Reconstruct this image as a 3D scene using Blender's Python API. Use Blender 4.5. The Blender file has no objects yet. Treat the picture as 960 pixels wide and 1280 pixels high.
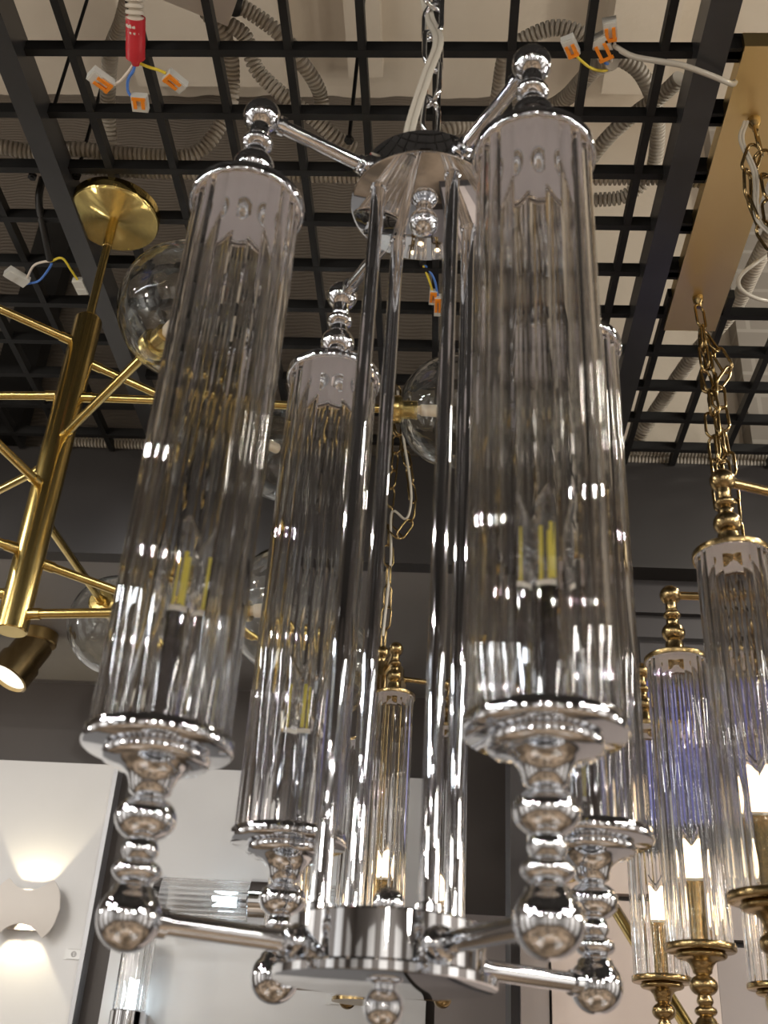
import bpy, math, random
from mathutils import Vector, Matrix
PI = math.pi
random.seed(7)
SC = bpy.context.scene
COL = SC.collection

# ------------------------------------------------------------------ camera, light, exposure
cam_data = bpy.data.cameras.new('camera')
cam = bpy.data.objects.new('camera', cam_data)
COL.objects.link(cam)
X, Y, Z = (0.99775, 0.03721, 0.05581), (-0.0294, -0.50525, 0.86247), (0.06029, -0.86217, -0.50302)
rot = Matrix((X, Y, Z)).transposed()
cam.matrix_world = Matrix.Translation((0, 0, 1.5)) @ rot.to_4x4()
cam_data.sensor_fit = 'VERTICAL'
cam_data.sensor_height = 36.0
cam_data.sensor_width = 27.0
cam_data.lens = 36.0 * 1351.0 / 1280.0
cam_data.clip_start = 0.01
cam_data.dof.use_dof = True
cam_data.dof.focus_distance = 1.55
cam_data.dof.aperture_fstop = 10.5
SC.camera = cam

world = bpy.data.worlds.new('world')
SC.world = world
world.use_nodes = True
world.node_tree.nodes['Background'].inputs[0].default_value = (1.0, 0.95, 0.9, 1)
world.node_tree.nodes['Background'].inputs[1].default_value = 0.3

def area(name, loc, size, power, color=(1, .95, .88), target=None, shape='DISK', size_y=None):
    d = bpy.data.lights.new(name, 'AREA')
    d.shape = shape
    d.size = size
    if size_y: d.size_y = size_y
    d.energy = power
    d.color = color
    o = bpy.data.objects.new(name, d)
    COL.objects.link(o)
    o.location = loc
    if target is not None:
        o.rotation_euler = (Vector(target) - Vector(loc)).to_track_quat('-Z', 'Y').to_euler()
    return o

# showroom ceiling lamps (round downlights over the aisles); two unseen strips added for chrome reflections
for (u, v, p) in [(-1.5, .7, 22), (-1.5, -.6, 22), (-1.5, -2.0, 22), (1.5, .5, 22), (1.5, -.8, 22), (1.5, -2.2, 22),
                  (0.0, -2.6, 14), (-2.5, .2, 24), (2.5, .2, 24), (-.6, -3.0, 24), (.8, -3.2, 24)]:
    area('ceiling_lamp', (u, v, 2.70), .06, p, (1, .94, .86))
area('added_strip', (-2.2, -.6, 2.69), .10, 45, (.93, .97, 1), shape='RECTANGLE', size_y=2.4)
area('added_strip', (2.2, -.6, 2.69), .10, 45, (1, .95, .88), shape='RECTANGLE', size_y=2.4)
# unseen point lights added to brighten the ceiling and walls
def fill_point(loc, power, color, r):
    d = bpy.data.lights.new('fill_point', 'POINT'); d.energy = power; d.color = color; d.shadow_soft_size = r
    o = bpy.data.objects.new('fill_point', d); COL.objects.link(o); o.location = loc
for (u, v, z, p) in [(-1.7, -.2, 2.15, 32), (1.8, -.3, 2.2, 32), (-1.3, -1.6, 2.25, 28), (1.2, -1.7, 2.1, 28), (0.1, -2.8, 2.2, 22), (-2.6, 1.3, 2.1, 18), (2.5, 1.0, 2.2, 22), (1.7, 1.2, 2.0, 11)]:
    fill_point((u, v, z), p, (1, .92, .82), .07)
# area lights aimed at the display wall from soffit height
area('wall_wash_light', (-.55, 1.75, 2.49), .06, 1.25, (.96, .98, 1), target=(-.55, 2.62, 1.75))
area('wall_wash_light', (-1.25, 1.75, 2.49), .06, 1.1, (1, .95, .88), target=(-1.2, 2.62, 1.75))

area('wall_wash_light', (.75, 1.40, 2.60), .06, 2.2, (1, .9, .8), target=(.38, 1.93, 1.70))  # added to brighten the right wall boards; no fixture there
# unseen light added above the lattice to brighten the plastered wall
area('void_fill', (1.45, 1.1, 3.0), .15, 7, (1, .93, .80), target=(.35, 2.1, 3.1))

vs = SC.view_settings
vs.view_transform = 'Standard'
try: vs.look = 'None'
except Exception: pass
vs.exposure = -0.15
vs.gamma = 1.0
vs.use_curve_mapping = False
cy = SC.cycles
cy.max_bounces = 26
cy.transmission_bounces = 26
cy.glossy_bounces = 10
cy.diffuse_bounces = 5
cy.transparent_max_bounces = 16
cy.caustics_refractive = True
cy.caustics_reflective = True
cy.sample_clamp_indirect = 6.0
cy.blur_glossy = 0.3
cy.use_denoising = True
try: cy.denoiser = 'OPENIMAGEDENOISE'
except Exception: pass

# ------------------------------------------------------------------ materials
def mat(name, color=(.8, .8, .8), rough=.5, metal=0.0, **kw):
    m = bpy.data.materials.new(name)
    m.use_nodes = True
    b = m.node_tree.nodes['Principled BSDF']
    b.inputs['Base Color'].default_value = (*color, 1)
    b.inputs['Roughness'].default_value = rough
    b.inputs['Metallic'].default_value = metal
    for k, v in kw.items():
        b.inputs[k].default_value = v
    return m

def noise_color(m, c1, c2, scale=5.0, detail=4.0, stretch=(1, 1, 1), bump=0.0, bscale=None, lo=.35, hi=.65):
    nt = m.node_tree
    b = nt.nodes['Principled BSDF']
    tc = nt.nodes.new('ShaderNodeTexCoord')
    mp = nt.nodes.new('ShaderNodeMapping')
    mp.inputs['Scale'].default_value = stretch
    n = nt.nodes.new('ShaderNodeTexNoise')
    n.inputs['Scale'].default_value = scale
    n.inputs['Detail'].default_value = detail
    r = nt.nodes.new('ShaderNodeValToRGB')
    r.color_ramp.elements[0].position = lo
    r.color_ramp.elements[1].position = hi
    r.color_ramp.elements[0].color = (*c1, 1)
    r.color_ramp.elements[1].color = (*c2, 1)
    nt.links.new(tc.outputs['Object'], mp.inputs['Vector'])
    nt.links.new(mp.outputs['Vector'], n.inputs['Vector'])
    nt.links.new(n.outputs['Fac'], r.inputs['Fac'])
    nt.links.new(r.outputs['Color'], b.inputs['Base Color'])
    if bump:
        n2 = nt.nodes.new('ShaderNodeTexNoise')
        n2.inputs['Scale'].default_value = bscale or scale * 6
        n2.inputs['Detail'].default_value = 6
        bp = nt.nodes.new('ShaderNodeBump')
        bp.inputs['Strength'].default_value = bump
        bp.inputs['Distance'].default_value = .01
        nt.links.new(mp.outputs['Vector'], n2.inputs['Vector'])
        nt.links.new(n2.outputs['Fac'], bp.inputs['Height'])
        nt.links.new(bp.outputs['Normal'], b.inputs['Normal'])
    return m

def emit(name, color, strength):
    m = bpy.data.materials.new(name)
    m.use_nodes = True
    nt = m.node_tree
    nt.nodes.remove(nt.nodes['Principled BSDF'])
    e = nt.nodes.new('ShaderNodeEmission')
    e.inputs[0].default_value = (*color, 1)
    e.inputs[1].default_value = strength
    nt.links.new(e.outputs[0], nt.nodes['Material Output'].inputs[0])
    return m

def glass(name, color=(1, 1, 1), ior=1.48, rough=0.0):
    m = bpy.data.materials.new(name)
    m.use_nodes = True
    nt = m.node_tree
    nt.nodes.remove(nt.nodes['Principled BSDF'])
    g = nt.nodes.new('ShaderNodeBsdfGlass')
    g.inputs['Color'].default_value = (*color, 1)
    g.inputs['Roughness'].default_value = rough
    g.inputs['IOR'].default_value = ior
    nt.links.new(g.outputs[0], nt.nodes['Material Output'].inputs[0])
    return m

M = {}
M['chrome'] = mat('polished chrome', (.78, .80, .84), .03, 1.0)
M['brass'] = noise_color(mat('antique brushed brass', (.33, .24, .115), .24, 1.0), (.28, .20, .09), (.38, .28, .14), 30, 3, (1, 1, .05))
M['brass_dark'] = mat('aged brass', (.34, .23, .09), .3, 1.0)
M['gold'] = noise_color(mat('satin gold brass', (.66, .50, .19), .22, 1.0), (.60, .45, .16), (.72, .55, .22), 40, 3, (1, 1, .04))
M['spun'] = mat('spun gold brass', (.84, .66, .25), .16, 1.0)
nt = M['spun'].node_tree
tg = nt.nodes.new('ShaderNodeTangent'); tg.direction_type = 'RADIAL'; tg.axis = 'Z'
wv = nt.nodes.new('ShaderNodeTexWave'); wv.wave_type = 'RINGS'; wv.rings_direction = 'Z'; wv.inputs['Scale'].default_value = 220; wv.inputs['Distortion'].default_value = .4
tc = nt.nodes.new('ShaderNodeTexCoord'); bp = nt.nodes.new('ShaderNodeBump'); bp.inputs['Strength'].default_value = .5; bp.inputs['Distance'].default_value = .002
nt.links.new(tc.outputs['Object'], wv.inputs['Vector']); nt.links.new(wv.outputs['Fac'], bp.inputs['Height']); nt.links.new(bp.outputs[0], nt.nodes['Principled BSDF'].inputs['Normal'])
M['plate_brass'] = noise_color(mat('polished plate brass', (.92, .72, .36), .36, 1.0), (.88, .67, .31), (.95, .76, .40), 6, 3, (1, .4, 1))
M['glass'] = glass('clear fluted glass', (1, 1, 1), 1.46)
M['globe'] = glass('clear globe glass', (.99, 1, 1), 1.46)
M['bulb_glass'] = glass('thin bulb glass', (1, 1, 1), 1.52)
M['filament'] = mat('yellow phosphor filament', (.86, .74, .12), .5)
M['lit'] = emit('glowing filament warm', (1, .72, .42), 24)
M['lit_cool'] = emit('glowing filament cool', (.78, .92, 1), 22)
M['white_enamel'] = mat('white enamel', (.93, .91, .98), .35)
M['black_metal'] = noise_color(mat('black painted steel', (.008, .008, .008), .5, **{'Specular IOR Level': .35}), (.006, .006, .006), (.012, .012, .012), 14, 3)
M['beam_metal'] = noise_color(mat('satin black steel', (.03, .03, .031), .3), (.026, .026, .027), (.036, .036, .037), 8, 3)
M['concrete'] = noise_color(mat('painted concrete', (.62, .55, .45), .85), (.56, .49, .40), (.66, .59, .49), 2.2, 6, bump=.25, bscale=18)
M['ceiling_black'] = mat('unseen ceiling black', (.02, .018, .017), .8)
M['block'] = mat('grey blockwork', (.3, .27, .24), .9)
nt = M['block'].node_tree
tc = nt.nodes.new('ShaderNodeTexCoord'); mp = nt.nodes.new('ShaderNodeMapping'); bk = nt.nodes.new('ShaderNodeTexBrick')
mp.inputs['Rotation'].default_value = (PI / 2, 0, 0)
bk.inputs['Scale'].default_value = 4
bk.inputs['Color1'].default_value = (.30, .27, .235, 1); bk.inputs['Color2'].default_value = (.26, .235, .205, 1); bk.inputs['Mortar'].default_value = (.36, .33, .29, 1)
nt.links.new(tc.outputs['Object'], mp.inputs[0]); nt.links.new(mp.outputs[0], bk.inputs['Vector']); nt.links.new(bk.outputs[0], nt.nodes['Principled BSDF'].inputs['Base Color'])
M['sheet'] = mat('brown crinkled sheet', (.125, .105, .085), .7)
nt = M['sheet'].node_tree
tc = nt.nodes.new('ShaderNodeTexCoord'); wv = nt.nodes.new('ShaderNodeTexWave'); bp = nt.nodes.new('ShaderNodeBump')
wv.bands_direction = 'Z'; wv.inputs['Scale'].default_value = 30; wv.inputs['Distortion'].default_value = 5; wv.inputs['Detail'].default_value = 2; wv.inputs['Detail Scale'].default_value = .35
bp.inputs['Strength'].default_value = .30; bp.inputs['Distance'].default_value = .012
nt.links.new(tc.outputs['Object'], wv.inputs['Vector']); nt.links.new(wv.outputs['Fac'], bp.inputs['Height']); nt.links.new(bp.outputs[0], nt.nodes['Principled BSDF'].inputs['Normal'])
M['soffit'] = noise_color(mat('charcoal paint', (.02, .018, .017), .6), (.018, .016, .015), (.023, .020, .019), 3, 4)
M['soffit_under'] = noise_color(mat('grey board', (.2, .19, .185), .6), (.19, .18, .176), (.215, .205, .198), 3, 3)
M['wall_dark'] = noise_color(mat('dark brown wall paint', (.045, .035, .029), .55), (.04, .031, .026), (.05, .039, .032), 3, 4)
M['wall_grey'] = mat('dark grey wall paint', (.030, .027, .028), .55)
M['panel'] = noise_color(mat('white display panel', (.57, .565, .56), .45), (.555, .55, .545), (.585, .58, .575), 3, 3)
M['reflected_base'] = mat('unseen grey base', (.2, .2, .205), .5)
M['panel_edge'] = mat('aluminium edge', (.3, .3, .31), .4, .5)
M['taupe'] = noise_color(mat('taupe board', (.5, .43, .39), .5), (.47, .40, .365), (.53, .46, .42), 2, 3)
M['taupe_dark'] = mat('grey taupe board', (.24, .21, .2), .5)
M['conduit'] = noise_color(mat('pale grey conduit plastic', (.6, .55, .47), .5), (.52, .475, .40), (.64, .59, .51), 6, 3)
M['conduit_dark'] = noise_color(mat('grey conduit plastic', (.4, .37, .32), .5), (.34, .315, .27), (.44, .41, .36), 6, 3)
M['red_tape'] = mat('red tape', (.5, .02, .03), .4)
M['blue_wire'] = mat('blue wire', (.07, .2, .62), .4)
M['yellow_wire'] = mat('yellow wire', (.75, .6, .05), .4)
M['white_wire'] = mat('white wire', (.75, .68, .6), .4)
M['black_wire'] = mat('black wire', (.015, .015, .015), .5)
M['clear_cable'] = mat('translucent cable', (.46, .43, .37), .25, 0.0)
M['connector'] = mat('grey connector plastic', (.62, .62, .58), .35)
M['orange'] = mat('orange lever', (.85, .26, .01), .4)
M['tile'] = noise_color(mat('brown floor', (.14, .10, .065), .2), (.07, .05, .032), (.22, .16, .11), .9, 5, lo=.42, hi=.58)
M['room'] = mat('brown showroom wall', (.10, .085, .075), .5)
M['plaster'] = mat('matt white plaster', (.62, .58, .54), .6)
M['blue_print'] = mat('blue printed sheet', (.05, .055, .25), .35)
M['white_print'] = mat('white print', (.8, .8, .82), .4)
M['clear_tag'] = mat('pale price tag', (.60, .60, .59), .3)
M['tag_ink'] = mat('grey ink', (.32, .31, .30), .5)
M['ceramic'] = mat('bulb base white', (.78, .74, .66), .4)
M['g9'] = mat('frosted lamp capsule', (.9, .78, .62), .4)

nt = M['globe'].node_tree
tc = nt.nodes.new('ShaderNodeTexCoord'); n_ = nt.nodes.new('ShaderNodeTexNoise'); bp = nt.nodes.new('ShaderNodeBump')
n_.inputs['Scale'].default_value = 38; n_.inputs['Detail'].default_value = 1
bp.inputs['Strength'].default_value = .35; bp.inputs['Distance'].default_value = .004
nt.links.new(tc.outputs['Object'], n_.inputs['Vector']); nt.links.new(n_.outputs['Fac'], bp.inputs['Height'])
nt.links.new(bp.outputs[0], nt.nodes['Glass BSDF'].inputs['Normal'])
# ------------------------------------------------------------------ mesh helpers
class MB:
    def __init__(s): s.v = []; s.f = []; s.sharp = set()
    def box(s, x0, x1, y0, y1, z0, z1, m=None):
        b = len(s.v)
        pts = [(x, y, z) for z in (z0, z1) for y in (y0, y1) for x in (x0, x1)]
        if m is not None: pts = [tuple(m @ Vector(p)) for p in pts]
        s.v += pts
        for q in ((0, 2, 3, 1), (4, 5, 7, 6), (0, 1, 5, 4), (2, 6, 7, 3), (0, 4, 6, 2), (1, 3, 7, 5)):
            s.f.append(tuple(b + i for i in q))
        return s
    def lathe(s, prof, seg=40, m=None):
        """profile of (radius, z) from bottom to top, closed on the axis where radius is 0"""
        rings = []
        for r, z in prof:
            b = len(s.v)
            if r < 1e-7:
                p = Vector((0, 0, z)); s.v.append(tuple(m @ p if m is not None else p)); rings.append([b])
            else:
                for i in range(seg):
                    a = 2 * PI * i / seg
                    p = Vector((r * math.cos(a), r * math.sin(a), z))
                    s.v.append(tuple(m @ p if m is not None else p))
                rings.append(list(range(b, b + seg)))
        for A, B in zip(rings[:-1], rings[1:]):
            for i in range(seg):
                j = (i + 1) % seg
                if len(A) == 1 and len(B) == 1: continue
                if len(A) == 1: s.f.append((A[0], B[j], B[i]))
                elif len(B) == 1: s.f.append((A[i], A[j], B[0]))
                else: s.f.append((A[i], A[j], B[j], B[i]))
        return s
    def tube(s, pts, rad, seg=10, caps=True, closed=False):
        pts = [Vector(p) for p in pts]
        n = len(pts)
        rads = rad if isinstance(rad, (list, tuple)) else [rad] * n
        t0 = (pts[1] - pts[0]).normalized()
        up = Vector((0, 0, 1)) if abs(t0.z) < .9 else Vector((1, 0, 0))
        nrm = t0.cross(up).normalized()
        rings = []
        prev = t0
        for i, p in enumerate(pts):
            if closed: t = (pts[(i + 1) % n] - pts[i - 1]).normalized()
            elif i == 0: t = t0
            elif i == n - 1: t = (pts[-1] - pts[-2]).normalized()
            else: t = ((pts[i + 1] - p).normalized() + (p - pts[i - 1]).normalized()).normalized()
            nrm = prev.rotation_difference(t) @ nrm
            nrm = (nrm - t * nrm.dot(t)).normalized()
            prev = t
            bn = t.cross(nrm)
            b = len(s.v)
            for k in range(seg):
                a = 2 * PI * k / seg
                s.v.append(tuple(p + (nrm * math.cos(a) + bn * math.sin(a)) * rads[i]))
            rings.append(b)
        m = n if closed else n - 1
        for i in range(m):
            A, B = rings[i], rings[(i + 1) % n]
            for k in range(seg):
                j = (k + 1) % seg
                s.f.append((A + k, A + j, B + j, B + k))
        if caps and not closed:
            s.f.append(tuple(rings[0] + k for k in reversed(range(seg))))
            s.f.append(tuple(rings[-1] + k for k in range(seg)))
        return s
    def mesh(s, name, m, sharp=35, smooth=True):
        me = bpy.data.meshes.new(name)
        me.from_pydata(s.v, [], s.f)
        me.materials.append(m)
        if smooth:
            me.shade_smooth()
            me.set_sharp_from_angle(angle=math.radians(sharp))
        me.update()
        return me
    def obj(s, name, m, parent=None, sharp=35, smooth=True):
        return put(name, s.mesh(name, m, sharp, smooth), parent)

def put(name, me, parent=None, loc=(0, 0, 0), rz=0.0, sc=1.0):
    o = bpy.data.objects.new(name, me)
    COL.objects.link(o)
    o.parent = parent
    o.location = loc
    o.rotation_euler = (0, 0, rz)
    if sc != 1.0: o.scale = (sc, sc, sc)
    return o

def thing(name, label, cat, loc=(0, 0, 0), group=None):
    o = bpy.data.objects.new(name, None)
    COL.objects.link(o)
    o.location = loc
    o.empty_display_size = .05
    return tag(o, label, cat, group)

def tag(o, label, cat, group=None):
    o['label'] = label; o['category'] = cat
    if group: o['group'] = group
    return o

def struct(o, label=None):
    o['kind'] = 'structure'
    if label: o['label'] = label
    return o

def smooth_path(pts, step=.004):
    """Catmull-Rom through the points, resampled at an even step"""
    P = [Vector(p) for p in pts]
    P = [P[0] * 2 - P[1]] + P + [P[-1] * 2 - P[-2]]
    dense = []
    for i in range(1, len(P) - 2):
        p0, p1, p2, p3 = P[i - 1:i + 3]
        for k in range(24):
            t = k / 24
            dense.append(.5 * ((2 * p1) + (p2 - p0) * t + (2 * p0 - 5 * p1 + 4 * p2 - p3) * t * t + (3 * p1 - p0 - 3 * p2 + p3) * t ** 3))
    dense.append(P[-2])
    out = [dense[0]]; acc = 0.0
    for a, b in zip(dense[:-1], dense[1:]):
        d = (b - a).length
        while acc + d >= step and d > 0:
            a = a + (b - a) * ((step - acc) / d)
            out.append(a); d = (b - a).length; acc = 0.0
        acc += d
    return out

def tilt(p, d):
    """matrix that puts local z along d at point p"""
    q = Vector(d).to_track_quat('Z', 'Y')
    return Matrix.Translation(p) @ q.to_matrix().to_4x4()

def arc(cz, r, a0, a1, n, cr=0.0, rz=None):
    rz = rz or r
    out = []
    for i in range(n + 1):
        a = math.radians(a0 + (a1 - a0) * i / n)
        out.append((max(0.0, cr + r * math.cos(a)), cz + rz * math.sin(a)))
    return out

# ------------------------------------------------------------------ setting: room
def wallbox(name, m, *a): return struct(MB().box(*a).obj(name, m, smooth=False))
wallbox('floor', M['tile'], -3.3, 3.3, -4.1, 2.8, -.1, 0)
wallbox('ceiling', M['concrete'], -3.4, 3.4, 1.45, 3.0, 3.99, 4.15)
wallbox('ceiling', M['ceiling_black'], -3.4, 3.4, -4.2, 1.45, 3.99, 4.15)  # unseen part, made black to deepen the chrome's contrast
wallbox('wall_left', M['room'], -3.4, -3.3, -4.2, 2.9, 0, 3.99)
wallbox('wall_right', M['room'], 3.3, 3.4, -4.2, 2.9, 0, 3.99)
wallbox('wall_front', M['room'], -3.4, 3.4, -4.2, -4.1, 0, 3.99)
for i, u in enumerate((-2.6, -1.3, 0.0, 1.3, 2.6)):  # unseen panels, these and the side ones, added for streaks in the chrome
    wallbox('wall_panel', M['panel'], u - .34, u + .34, -4.1, -4.06, .4, 2.4)
for i, v in enumerate((-3.1, -1.7, -.3, 1.1)):
    wallbox('wall_panel', M['panel'], -3.3, -3.26, v - .36, v + .36, .4, 2.4)
    wallbox('wall_panel', M['panel'], 3.26, 3.3, v - .36, v + .36, .4, 2.4)
wallbox('wall_back', M['wall_dark'], -3.3, 3.3, 2.66, 2.76, 0, 2.5)
# beams of the concrete slab running away from the camera
for i, (a, b, h) in enumerate([(-.86, -.46, .10), (-.30, -.21, .06), (.36, .52, .12), (1.1, 1.5, .12), (-1.9, -1.5, .1)]):
    wallbox('ceiling_beam', M['concrete'], a, b, 1.46, 1.885, 3.99 - h, 3.99)
# bulkhead (soffit) over the display wall
wallbox('wall_bulkhead', M['soffit'], -3.3, 3.3, 1.91, 1.95, 2.498, 2.752)
wallbox('ceiling_soffit', M['soffit_under'], -3.3, 3.3, 1.95, 2.66, 2.499, 2.545)
wallbox('trim_1', M['soffit'], .2, 3.3, 1.895, 1.91, 2.498, 2.508)
# upper back wall above the bulkhead: crinkled sheeting hung on the left, plastered on the right
bm_ = MB()
nx, nz = 220, 40
for k in range(nz + 1):
    z = 2.55 + (3.99 - 2.55) * k / nz
    for i in range(nx + 1):
        u = -3.3 + (3.52) * i / nx
        amp = .003
        bm_.v.append((u, 1.995 - amp * (math.sin(u * 33 + 1.3 * math.sin(u * 7 + z)) + .5 * math.sin(u * 71 + z * 2)), z))
for k in range(nz):
    for i in range(nx):
        a = k * (nx + 1) + i
        bm_.f.append((a, a + 1, a + nx + 2, a + nx + 1))
b0 = len(bm_.v)
bm_.v += [(x, y + .03, z) for x, y, z in bm_.v[:]]
bm_.f += [tuple(reversed([b0 + i for i in f])) for f in bm_.f[:]]
struct(bm_.obj('wall_sheeting', M['sheet'], sharp=80))
wallbox('wall_plastered', M['concrete'], .10, .66, 2.06, 2.16, 2.5, 3.99)
wallbox('wall_blockwork', M['block'], .66, 3.3, 2.0, 2.16, 2.5, 3.99)
wallbox('trim_2', M['black_metal'], -1.04, -.95, 1.925, 1.975, 2.70, 3.46)
# display wall panels in the recess
def panel(name, m, x0, x1, y0, y1, z0, z1): return wallbox(name, m, x0, x1, y0, y1, z0, z1)
panel('wall_panel', M['panel'], -3.0, -.812, 2.62, 2.66, 1.14, 2.275)
panel('wall_panel', M['panel'], -.745, -.02, 2.62, 2.66, 1.14, 2.275)
panel('wall_panel', M['reflected_base'], -3.0, -.02, 2.62, 2.66, .1, 1.13)  # unseen, made grey so the tray undersides reflect darker
wallbox('trim_3', M['panel_edge'], -.812, -.802, 2.615, 2.66, 1.14, 2.275)
panel('wall_panel', M['taupe_dark'], .0, .20, 2.60, 2.66, .3, 1.96)
# flush wall right of the recess with boards and a groove
wallbox('wall_side', M['wall_grey'], .125, 3.3, 1.95, 2.1, 0, 2.5)
panel('wall_panel', M['taupe_dark'], .14, .186, 1.93, 1.95, .3, 1.80)
panel('wall_panel', M['taupe'], .19, .46, 1.925, 1.95, .3, 1.875)
panel('wall_panel', M['taupe'], .19, .46, 1.925, 1.95, 1.887, 1.955)
panel('wall_panel', M['taupe_dark'], .4605, 1.6, 1.925, 1.95, .3, 1.81)
panel('wall_panel', M['taupe_dark'], .464, 1.6, 1.925, 1.95, 1.822, 1.955)
wallbox('trim_4', M['wall_grey'], .2, 3.3, 1.935, 1.95, 2.42, 2.44)

# ------------------------------------------------------------------ open ceiling lattice and its two beams
lat = MB()
U = [.064 + .0985 * k for k in range(-13, 14)]
V = [.927 + .1025 * k for k in range(-9, 10)]
HB, WB = .019, .0055
for v in V:
    hi = .40 if v < 1.39 else 1.34
    lat.box(-1.3, hi, v - WB, v + WB, 2.742, 2.742 + HB)
    if v < 1.39: lat.box(.33, .40, v - .011, v + .011, 2.742, 2.742 + .03)
for u in U:
    if u < .33: lat.box(u - WB, u + WB, -.05, 1.905, 2.7425, 2.7415 + HB)
    else: lat.box(u - WB, u + WB, 1.39, 1.905, 2.7425, 2.7415 + HB)
struct(lat.obj('ceiling_lattice', M['black_metal'], smooth=False))
for nm, a, b in (('trim_5', -.622, -.590), ('trim_6', .298, .336)):
    wallbox(nm, M['beam_metal'], a, b, -.3, 1.905, 2.715, 2.765)

# ------------------------------------------------------------------ turned profiles (tube fixture family)
LOWER = arc(-.0955, .0182, -90, 46, 14) + [(.0118, -.0795)] + arc(-.0705, .0142, -55, 55, 6, 0, .0075) + [(.0105, -.0600), (.0103, -.0570)] \
    + arc(-.0405, .0180, -62, 62, 8, 0, .0135) + [(.0122, -.0255), (.0128, -.0215), (.0148, -.0165), (.0190, -.0120), (.0262, -.0095), (.0305, -.0085), (.0328, -.0062), (.0328, -.0035), (.0305, -.0008), (.0, -.0008)]
TRAY = [(0, -.0006), (.0440, -.0006), (.0452, .0003), (.0457, .0016), (.0457, .0072), (.0448, .0084), (0, .0084)]
CAP = [(.0442, -.0015), (.0458, -.0022), (.0464, -.0012), (.0464, .0050), (.0450, .0064), (.0400, .0074), (.0240, .0096), (.0170, .0105), (.0, .0105)]
UPPER = [(0, .0105), (.0150, .0105), (.0150, .0135), (.0136, .0150), (.0134, .0310)] + arc(.0475, .0174, -58, 58, 8, 0, .0160) + [(.0094, .0635), (.0094, .0680)] \
    + arc(.0765, .0132, -58, 58, 6, 0, .0076) + [(.0086, .0860), (.0085, .0920)] + arc(.110, .0160, -58, 90, 14)
BULB = [(.0095, 0), (.0125, .004), (.0155, .013), (.0170, .023), (.0170, .030), (.0152, .043), (.0118, .054), (.0078, .063), (.0045, .069), (.0022, .0735), (0, .0755)]

def fluted_shell(h, R=.0428, n=24, sub=10, sag=.0014, wall=.0040):
    mb = MB()
    N = n * sub
    ro = []
    for i in range(N):
        t = ((i % sub) / sub) * 2 - 1
        ro.append(R - sag * t * t)
    rings = []
    for z in (.0085, h):
        for rr in (ro, [R - wall] * N):
            b = len(mb.v)
            for i in range(N):
                a = 2 * PI * i / N
                mb.v.append((rr[i] * math.cos(a), rr[i] * math.sin(a), z))
            rings.append(b)
    ob, ib, ot, it = rings
    for i in range(N):
        j = (i + 1) % N
        mb.f.append((ob + i, ob + j, ot + j, ot + i))
        mb.f.append((ib + j, ib + i, it + i, it + j))
        mb.f.append((ob + j, ob + i, ib + i, ib + j))
        mb.f.append((ot + i, ot + j, it + j, it + i))
    return mb

def thin_shell(prof, t, seg=32):
    inner = [(max(r - t, 0.0), z + (t if k == 0 else (-t if k == len(prof) - 1 else 0))) for k, (r, z) in enumerate(prof)]
    return MB().lathe(prof + inner[::-1], seg)

def tube_meshes(metal, h, lit, nflute=24):
    """meshes shared by every glass tube of one fixture; origin on the tube axis at the tray's underside"""
    d = {}
    d['turned_stem'] = MB().lathe(LOWER, 48).mesh('turned_stem', metal, 50)
    d['tray'] = MB().lathe(TRAY, 64).mesh('tray', metal, 40)
    d['sleeve'] = MB().lathe([(0, .0086), (.0136, .0086), (.0136, .0110), (.0124, .0118), (.0124, .0865), (.0115, .0872), (0, .0872)], 32).mesh('sleeve', metal, 40)
    d['shade'] = fluted_shell(h - .0005, n=nflute).mesh('shade', M['glass'], 22)
    d['cap'] = MB().lathe(CAP, 64).mesh('cap', metal, 40)
    d['reflector'] = MB().lathe([(.0, -.0002), (.0438, -.0002), (.0438, .0012), (0, .0012)], 48).mesh('reflector', M['white_enamel'], 40)
    d['nut'] = MB().lathe([(0, -.0105), (.0040, -.0098), (.0068, -.0075), (.0080, -.0040), (.0082, -.0020), (.0125, -.0016), (.0130, -.0003), (0, -.0003)], 24).mesh('nut', metal, 50)
    d['finial'] = MB().lathe(UPPER, 48).mesh('finial', metal, 50)
    d['bulb'] = thin_shell(BULB, .0010).mesh('bulb', M['bulb_glass'], 60)
    if lit:
        d['filament'] = MB().lathe([(0, .004), (.0095, .006), (.0132, .014), (.0138, .024), (.0125, .036), (.0090, .047), (.0045, .055), (0, .058)], 16).mesh('filament', lit, 60)
    else:
        d['filament'] = MB().lathe([(0, .007), (.0011, .0075), (.0011, .0445), (0, .045)], 8).mesh('filament', M['filament'], 60)
    d['bulb_collar'] = MB().lathe([(0, -.0004), (.0118, -.0004), (.0122, .0030), (.0100, .0042), (0, .0042)], 24).mesh('bulb_collar', M['ceramic'], 40)
    d['h'] = h; d['lit'] = lit
    return d

def add_tube(root, d, x, y, z, sc=1.0, rz=0.0):
    """one glass tube with its turned ends; (x, y, z) = tray underside in the fixture's frame"""
    def p(name, key, par=root, loc=None, dz=0.0):
        if par is root:
            return put(name, d[key], root, (x, y, z + dz * sc), rz, sc)
        return put(name, d[key], par, loc or (0, 0, dz))
    p('turned_stem', 'turned_stem'); p('tray', 'tray')
    p('candle_sleeve', 'sleeve')
    b = p('candle_bulb', 'bulb', dz=.0872)
    put('bulb_collar', d['bulb_collar'], b)
    if d['lit']:
        put('filament', d['filament'], b)
    else:
        for k in range(4):
            a = PI / 4 + k * PI / 2
            put('filament', d['filament'], b, (.0055 * math.cos(a), .0055 * math.sin(a), 0))
    p('glass_shade', 'shade')
    c = p('cap', 'cap', dz=d['h'])
    put('reflector', d['reflector'], c); put('nut', d['nut'], c)
    p('finial', 'finial', dz=d['h'])

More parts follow.
